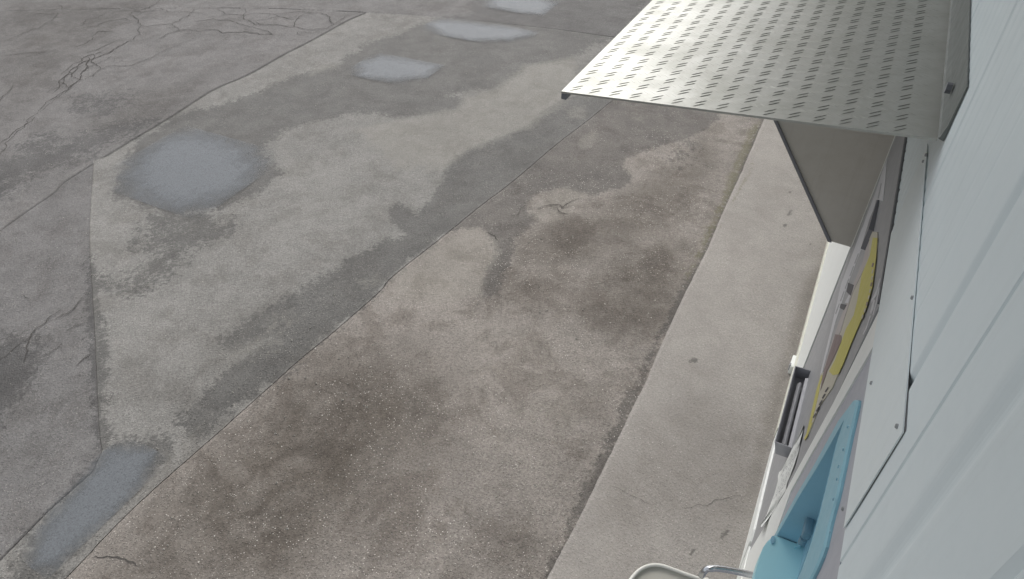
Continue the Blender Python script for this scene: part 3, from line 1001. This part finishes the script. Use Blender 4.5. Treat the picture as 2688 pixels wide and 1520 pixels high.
prism('tray_rail', [(-.2315, 1.0), (-.220, 1.0), (-.218, 1.045), (-.2315, 1.05)], 'y', TY0 + .04, TY1 - .001, MAT['tray_in'], tray)
# dark reader box high on the far side
B = [gp(a, b_, 2.02) for a, b_ in [(2303, 524), (2322, 528), (2302, 608), (2280, 601)]]
bm = bmesh.new()
pl = [(p[0], p[1]) for p in B]
prism_bm(bm, [(pl[0][0], pl[0][1]), (-.231, pl[1][1]), (-.231, pl[2][1]), (pl[3][0], pl[3][1])], 'z', 1.93, 2.02)
from_bm('reader_box', bm, MAT['dgrey'], cab)
# light lettering strokes near the top corner of the front panel
let = [[(2309, 731), (2312, 731), (2301, 775), (2288, 795), (2286, 790), (2300, 762)], [(2307, 755), (2309, 756), (2300, 800), (2292, 828), (2290, 826), (2298, 795)],
       [(2293, 788), (2297, 786), (2292, 812), (2286, 826), (2284, 818)], [(2283, 828), (2286, 829), (2275, 862), (2266, 880), (2265, 876), (2276, 852)]]
for l in let:
    wsheet('letter', l, -.2306, .001, MAT['paper'], cab)

# notices stuck on the cabinet
yel = empty('poster', 'poster with a broad yellow border and maroon picture on the grey cabinet front', 'poster')
yb = [(2283, 606), (2303, 610), (2303, 640), (2299, 679), (2289, 755), (2274, 807), (2252, 858), (2233, 903), (2212, 957), (2196, 990), (2184, 1018), (2149, 1068), (2137, 1102), (2123, 1138), (2112, 1156), (2110, 1150), (2117, 1137), (2129, 1085), (2143, 1023), (2154, 982), (2163, 975), (2175, 940), (2192, 905), (2208, 868), (2219, 830), (2240, 765), (2262, 720), (2280, 671)]
wsheet('sheet', yb, -.2285, .0030, MAT['pale'], yel)
bd1 = [(2291, 623), (2303, 625), (2299, 679), (2289, 755), (2274, 807), (2252, 858), (2233, 903), (2212, 957), (2200, 982), (2186, 985), (2176, 975), (2192, 944), (2208, 897), (2221, 862), (2241, 827), (2250, 790), (2254, 765), (2262, 720), (2283, 671)]
wsheet('border', bd1, -.2275, .0010, MAT['yellow'], yel)
bd2 = [(2155, 985), (2160, 985), (2152, 1010), (2149, 1030), (2138, 1078), (2128, 1112), (2133, 1108), (2118, 1147), (2112, 1155), (2111, 1150), (2117, 1137), (2129, 1085), (2143, 1023)]
wsheet('border', bd2, -.2274, .0010, MAT['yellow'], yel)
mar = [(2192, 877), (2208, 880), (2208, 897), (2184, 948), (2171, 973), (2163, 998), (2153, 1025), (2159, 986), (2175, 932), (2189, 889)]
wsheet('picture', mar, -.2267, .0006, MAT['maroon'], yel)
# rows of print on the border
for k in range(9):
    a = np.array([2290, 690 + k * 17]) - np.array([.0, 0]) - np.array([k * k * .42, 0])
    wsheet('text_line', [(a[0], a[1]), (a[0] + 3.5, a[1] + 1), (a[0] + 0.5, a[1] + 11), (a[0] - 2.5, a[1] + 10)], -.2265, .0008, MAT['pale' if k % 3 else 'maroon'], yel)
for k in range(5):
    a = (2172 - k * 8.0, 1016 + k * 17)
    wsheet('text_line', [(a[0], a[1]), (a[0] + 2.2, a[1] + 1), (a[0] - 5, a[1] + 13), (a[0] - 7.5, a[1] + 12)], -.2262, .0010, MAT['ink'], yel)

no1 = empty('notice', 'tall pale lilac notice on the grey cabinet, far side of the poster', 'notice', group='paper notices on the grey cabinet')
wsheet('sheet', [(2272, 580), (2281, 602), (2258, 662), (2225, 749), (2192, 848), (2172, 925), (2156, 985), (2152, 985), (2165, 930), (2180, 868), (2208, 745), (2243, 652), (2262, 600)], -.2310, .0008, MAT['paper'], no1)
for k in range(5):
    a = (2252 - k * 12.5, 665 + k * 33)
    wsheet('text_line', [(a[0], a[1]), (a[0] + 1.6, a[1] + .5), (a[0] - 8, a[1] + 27), (a[0] - 10, a[1] + 26)], -.2302, .0006, MAT['grey'], no1)
no2 = empty('notice', 'narrow pinkish notice with small dark pictures beside the yellow poster', 'notice', group='paper notices on the grey cabinet')
wsheet('sheet', [(2279, 612), (2290, 624), (2281, 671), (2261, 720), (2239, 765), (2218, 830), (2207, 868), (2191, 905), (2174, 940), (2160, 978), (2165, 960), (2186, 892), (2203, 842), (2222, 795), (2240, 745), (2263, 692), (2271, 660)], -.2300, .0016, MAT['pink'], no2)
wsheet('picture', [(2226, 742), (2241, 748), (2233, 776), (2222, 766)], -.2291, .0007, MAT['ink'], no2)
wsheet('picture', [(2207, 797), (2222, 800), (2215, 814), (2204, 808)], -.2291, .0007, MAT['ink'], no2)
wsheet('picture', [(2228, 774), (2232, 776), (2226, 796), (2217, 795)], -.2291, .0007, MAT['paper'], no2)
no3 = empty('notice', 'small pale notice under the canopy above the dark reader box', 'notice', group='paper notices on the grey cabinet')
wsheet('sheet', [(2328, 417), (2324, 468), (2318, 528), (2300, 524), (2290, 560), (2270, 622), (2256, 620), (2275, 565), (2300, 500), (2315, 452)], -.2304, .0012, MAT['paper'], no3)
wsheet('picture', [(2312, 480), (2314, 482), (2306, 522), (2303, 521)], -.2296, .0005, MAT['grey'], no3)

# price list: a strip of paper that has come loose and curls
leaf = empty('leaflet', 'crumpled white paper strip with rows of print hanging below the yellow poster', 'leaflet')
lf_l = [(2109, 1116), (2092, 1153), (2071, 1196), (2061, 1215), (2050, 1238), (2042, 1241), (2042, 1263), (2032, 1298), (2020, 1330), (2011, 1354), (1994, 1381)]
lf_r = [(2110, 1118), (2104, 1147), (2096, 1186), (2085, 1220), (2074, 1250), (2065, 1270), (2064, 1284), (2044, 1317), (2032, 1340), (2013, 1366), (2001, 1384)]
a, b_ = resample(lf_l, 26), resample(lf_r, 26)
V, F = [], []
for i in range(26):
    for k in range(7):
        u = k / 6
        x = -.2285 + .004 * math.sin(i * .9 + k) * (1 if 0 < k < 6 else .3) + (.018 * max(0, (i - 20) / 5) ** 2)
        p = wp(a[i][0] * (1 - u) + b_[i][0] * u, a[i][1] * (1 - u) + b_[i][1] * u, x)
        V.append((x, p[0], p[1]))
for i in range(25):
    for k in range(6):
        q = i * 7 + k
        F.append((q, q + 1, q + 8, q + 7))
mesh('sheet', V, F, MAT['white'], leaf, smooth=True)
V, F = [], []
for i in range(4, 19):
    for k in (1, 2, 3, 4):
        if rng.random() < .2:
            continue
        u0, u1 = k / 6 + .06, k / 6 + .09
        c = len(V)
        for ii, u in ((i, u0), (i, u1), (i + .7, u1 + .01), (i + .7, u0 + .01)):
            f = ii - int(ii)
            n1 = int(ii)
            A_ = a[n1] * (1 - f) + a[min(n1 + 1, 25)] * f
            B_ = b_[n1] * (1 - f) + b_[min(n1 + 1, 25)] * f
            x = -.2235
            p = wp(A_[0] * (1 - u) + B_[0] * u, A_[1] * (1 - u) + B_[1] * u, x)
            V.append((x, p[0], p[1]))
        F.append((c, c + 1, c + 2, c + 3))
tag(mesh('print', V, F, MAT['grey'], leaf), kind='stuff')

# drain stub at the foot of the door trim
stub = empty('drain_pipe', 'short rusty pipe end in a white collar at the foot of the wall', 'pipe')
p = gp(2104, 930, .05)
tube('pipe', [(p[0] + .004, p[1] - .10, .052), (p[0] + .004, p[1] - .02, .05), (p[0] + .006, p[1] + .05, .046)], [.020, .022, .022], MAT['rust'], stub, 10)
box('collar', -.232, -.196, p[1] + .052, p[1] + .17, .0, .075, MAT['white'], stub, .008)
box('collar_clip', -.200, -.190, p[1] + .14, p[1] + .165, .03, .08, MAT['mgrey'], stub, .003)

# ------------------------------------------------------------------ near cabinet: blue dispenser with a niche
dis = empty('dispenser', 'blue dispenser with an open niche and cyan shelf in the lilac grey cabinet front', 'dispenser')
NY0, NY1 = -1.335, -.86      # niche, far and near side
NZ0, NZ1 = 1.36, 2.10
# frame round the opening, its outline measured on the wall
fo = [wp(a_, c_, -.222) for a_, c_ in [(2250, 1049), (2222, 1172), (2195, 1300), (2178, 1360), (2160, 1440), (2146, 1476)]]
fi_l = [wp(a_, c_, -.222) for a_, c_ in [(2038, 1406), (2103, 1292), (2138, 1236), (2172, 1177), (2213, 1103)]]
fi_r = [wp(a_, c_, -.222) for a_, c_ in [(2190, 1170), (2173, 1243), (2148, 1344), (2128, 1415), (2101, 1492)]]
fo_l = [wp(a_, c_, -.222) for a_, c_ in [(2026, 1414), (2092, 1292), (2128, 1232), (2161, 1172), (2200, 1100), (2240, 1048)]]
near_out = [(-.80, 2.02), (-.785, 1.9), (-.785, fo_l[0][1])]
near_in = [(-.88, 1.86), (-.875, 1.75), (-.875, fo_l[0][1])]

def rs2(p, n):
    return [tuple(q) for q in resample(p, n)]


o_l, i_l = rs2(fo_l, 20), rs2(fi_l, 20)
o_t, i_t = rs2([fo_l[-1]] + fo + near_out[:1], 26), rs2([fi_l[-1]] + fi_r + near_in[:1], 26)
o_n, i_n = rs2(near_out, 8), rs2(near_in, 8)
OO, II = o_l + o_t[1:] + o_n[1:], i_l + i_t[1:] + i_n[1:]
V, F = [], []
n = len(OO)
for q in range(n):
    V += [(-.232, *OO[q]), (-.227, *OO[q]), (-.2235, OO[q][0] * .93 + II[q][0] * .07, OO[q][1] * .93 + II[q][1] * .07),
          (-.2235, OO[q][0] * .08 + II[q][0] * .92, OO[q][1] * .08 + II[q][1] * .92), (-.227, *II[q])]
for q in range(n - 1):
    for k in range(4):
        a_ = q * 5 + k
        F.append((a_, a_ + 1, a_ + 6, a_ + 5))
mesh('frame', V, F, MAT['blue'], dis)

# lilac cabinet front from the post and the cladding edge to the frame
sp_f = [wp(a_, c_, -.232) for a_, c_ in [(2018, 1450), (2078, 1287), (2130, 1190), (2202, 1066), (2296, 900)]]
sp_f.sort(key=lambda p_: p_[1])
sp_y = lambda z_: float(np.interp(z_, [p_[1] for p_ in sp_f], [p_[0] for p_ in sp_f]))
pairs = [((sp_y(q[1]), q[1]), q) for q in o_l] + [((sp_y(2.325), 2.325), o_l[-1])]
pairs += [((q[0], 2.325), q) for q in o_t] + [((-.72, 2.325), o_t[-1])] + [((-.72, q[1]), q) for q in o_n]
V, F = [], []
for a_, c_ in pairs:
    V += [(-.2325, *a_), (-.2325, *c_)]
for q in range(len(pairs) - 1):
    F.append((2 * q, 2 * q + 1, 2 * q + 3, 2 * q + 2))
V += [(-.2325, -.72, 2.325), (-.2325, 1.2, 2.325), (-.2325, 1.2, 0.0), (-.2325, -.72, 0.0)]
b = len(V) - 4
F.append((b, b + 1, b + 2, b + 3))
z0 = o_l[0][1]
V += [(-.2325, o_l[0][0], z0), (-.2325, -1.44, z0), (-.2325, -1.44, 0.0), (-.2325, -.72, z0)]
F.append((b + 5, b + 6, b + 3, b + 7))
mesh('surround_panel', V, F, MAT['lilac'], dis)
# niche lining
BX = -.312
V, F = [], []
for q in range(n):
    V += [(-.224, *II[q]), (BX, *II[q])]
for q in range(n - 1):
    F.append((2 * q, 2 * q + 1, 2 * q + 3, 2 * q + 2))
mesh('lining', V, F, MAT['blue_in'], dis)
mesh('back_panel', [(BX + .002, -1.6, 1.2), (BX + .002, -.6, 1.2), (BX + .002, -.6, 2.2), (BX + .002, -1.6, 2.2)], [(0, 1, 2, 3)], MAT['blue_in'], dis)
# shelf with a rounded outer corner
SZ = 1.36
sh = [tuple(gp(a_, c_, SZ)[:2]) for a_, c_ in [(2034, 1406), (2026, 1411), (2014, 1422), (2004, 1436), (1996, 1456), (1989, 1480), (1982, 1506)]]
sh += [(sh[-1][0] + .002, -.80), (-.310, -.80), (-.310, -1.37)]
shelf = prism('shelf', sh, 'z', 1.285, SZ, MAT['cyan'], dis)
bm = bmesh.new()
b0 = [tuple(gp(a_, c_, SZ)[:2]) for a_, c_ in [(2112, 1415), (2098, 1440), (2084, 1440), (2098, 1416)]]
prism_bm(bm, b0, 'z', SZ, SZ + .012)
from_bm('shelf_ledge', bm, MAT['cyan'], shelf)
# nozzle block hanging in the niche, with a pale bracket, keyholes and small fixings
c0 = np.array(gp(2122, 1386, 1.56))
nb_ = bmesh.new()
bbox(nb_, c0[0] - .013, c0[0] + .013, c0[1] - .030, c0[1] + .030, 1.535, 1.575, .008)
nz = from_bm('nozzle_block', nb_, MAT['nozzle'], dis)
bm = bmesh.new()
bmesh.ops.create_cone(bm, cap_ends=True, segments=10, radius1=.012, radius2=.012, depth=.03, matrix=Matrix.Translation((c0[0], c0[1] + .012, 1.502)))
from_bm('nozzle', bm, MAT['nozzle'], nz)
k0 = gp(2028, 1418, SZ)
bm = bmesh.new()
bmesh.ops.create_cone(bm, cap_ends=True, segments=10, radius1=.007, radius2=.007, depth=.004, matrix=Matrix.Translation((k0[0], k0[1], SZ + .002)) @ Matrix.Scale(2.2, 4, (0, 1, 0)))
from_bm('drain_slot', bm, MAT['blue_in'], shelf)
for (px, py) in [(2213, 1180), (2200, 1225), (2196, 1258), (2187, 1310), (2179, 1395), (2225, 1120)]:
    yy, zz = wp(px, py, -.219)
    bm = bmesh.new()
    bmesh.ops.create_cone(bm, cap_ends=True, segments=8, radius1=.0035, radius2=.003, depth=.003, matrix=Matrix.Translation((-.219, yy, zz)) @ Matrix.Rotation(math.pi / 2, 4, 'Y'))
    from_bm('screw', bm, MAT['blue_in'], dis)
# bent steel spout coming out of the dispenser
zt = 1.0
sp = [gp(a_, c_, zt) for a_, c_ in [(2060, 1532), (1992, 1514), (1950, 1504), (1910, 1496), (1880, 1492), (1866, 1493)]]
sp = [(p_[0], p_[1], zt) for p_ in sp]
e = sp[-1]
sp += [(e[0] + .012, e[1] + .004, zt - .006), (e[0] + .020, e[1] + .012, zt - .022), (e[0] + .024, e[1] + .016, zt - .05)]
tube('spout', spline(sp, 6), .0125, MAT['chrome'], dis, 16)

# ------------------------------------------------------------------ waste bin at the bottom edge
wb = empty('waste_bin', 'cream plastic bin with a rolled white rim below the steel spout at the bottom edge', 'bin')
BZ = .82
r_px = [(1640, 1545), (1656, 1521), (1670, 1504), (1684, 1493), (1700, 1486), (1718, 1483), (1738, 1485), (1765, 1494), (1800, 1507), (1840, 1521), (1862, 1532)]
arc = [gp(a_, c_, BZ) for a_, c_ in r_px]
arc = [(p_[0], p_[1]) for p_ in arc]
x_l, x_r = arc[0][0] + .02, arc[-1][0] - .02
lp = [(x_r - .01, -1.22), (x_r + .01, -1.03), (x_r + .05, -.96), (x_r + .13, -.94), (x_l - .08, -.95), (x_l - .02, -1.0), (x_l + .005, -1.13)]
loop = spline(arc + lp[::1] + [arc[0]], 5)[:-1]
loop = [(float(q[0]), float(q[1])) for q in loop]
cxm = sum(q[0] for q in loop) / len(loop)
cym = sum(q[1] for q in loop) / len(loop)
# rim: a rolled bead round the loop
seg = 8
V, F = [], []
n2 = len(loop)
for i in range(n2):
    a_, c_ = np.array(loop[i - 1]), np.array(loop[(i + 1) % n2])
    d = (c_ - a_) / np.linalg.norm(c_ - a_)
    nn = np.array([d[1], -d[0]])
    for k in range(seg):
        t = 2 * math.pi * k / seg
        V.append((loop[i][0] + nn[0] * .0075 * math.cos(t), loop[i][1] + nn[1] * .0075 * math.cos(t), BZ + .0075 * math.sin(t)))
for i in range(n2):
    for k in range(seg):
        j, k2 = (i + 1) % n2, (k + 1) % seg
        F.append((i * seg + k, i * seg + k2, j * seg + k2, j * seg + k))
mesh('rim', V, F, MAT['rim'], wb, smooth=True)
V = [(x_, y_, BZ - .006) for x_, y_ in loop] + [(cxm + (x_ - cxm) * .9, cym + (y_ - cym) * .9, BZ - .014) for x_, y_ in loop] + [(cxm, cym, BZ - .012)]
F = []
for i in range(n2):
    j = (i + 1) % n2
    F += [(i, j, n2 + j, n2 + i), (n2 + i, n2 + j, 2 * n2)]
mesh('lid', V, F, MAT['bin'], wb, smooth=True)
V, F = [], []
for s_, z_ in ((.985, BZ - .004), (.93, .40), (.86, .012), (.84, .004)):
    V += [(cxm + (x_ - cxm) * s_, cym + (y_ - cym) * s_, z_) for x_, y_ in loop]
for r_ in range(3):
    for i in range(n2):
        j = (i + 1) % n2
        F.append((r_ * n2 + i, r_ * n2 + j, (r_ + 1) * n2 + j, (r_ + 1) * n2 + i))
F.append(tuple(3 * n2 + i for i in range(n2)))
mesh('body', V, F, MAT['bin'], wb, smooth=True)
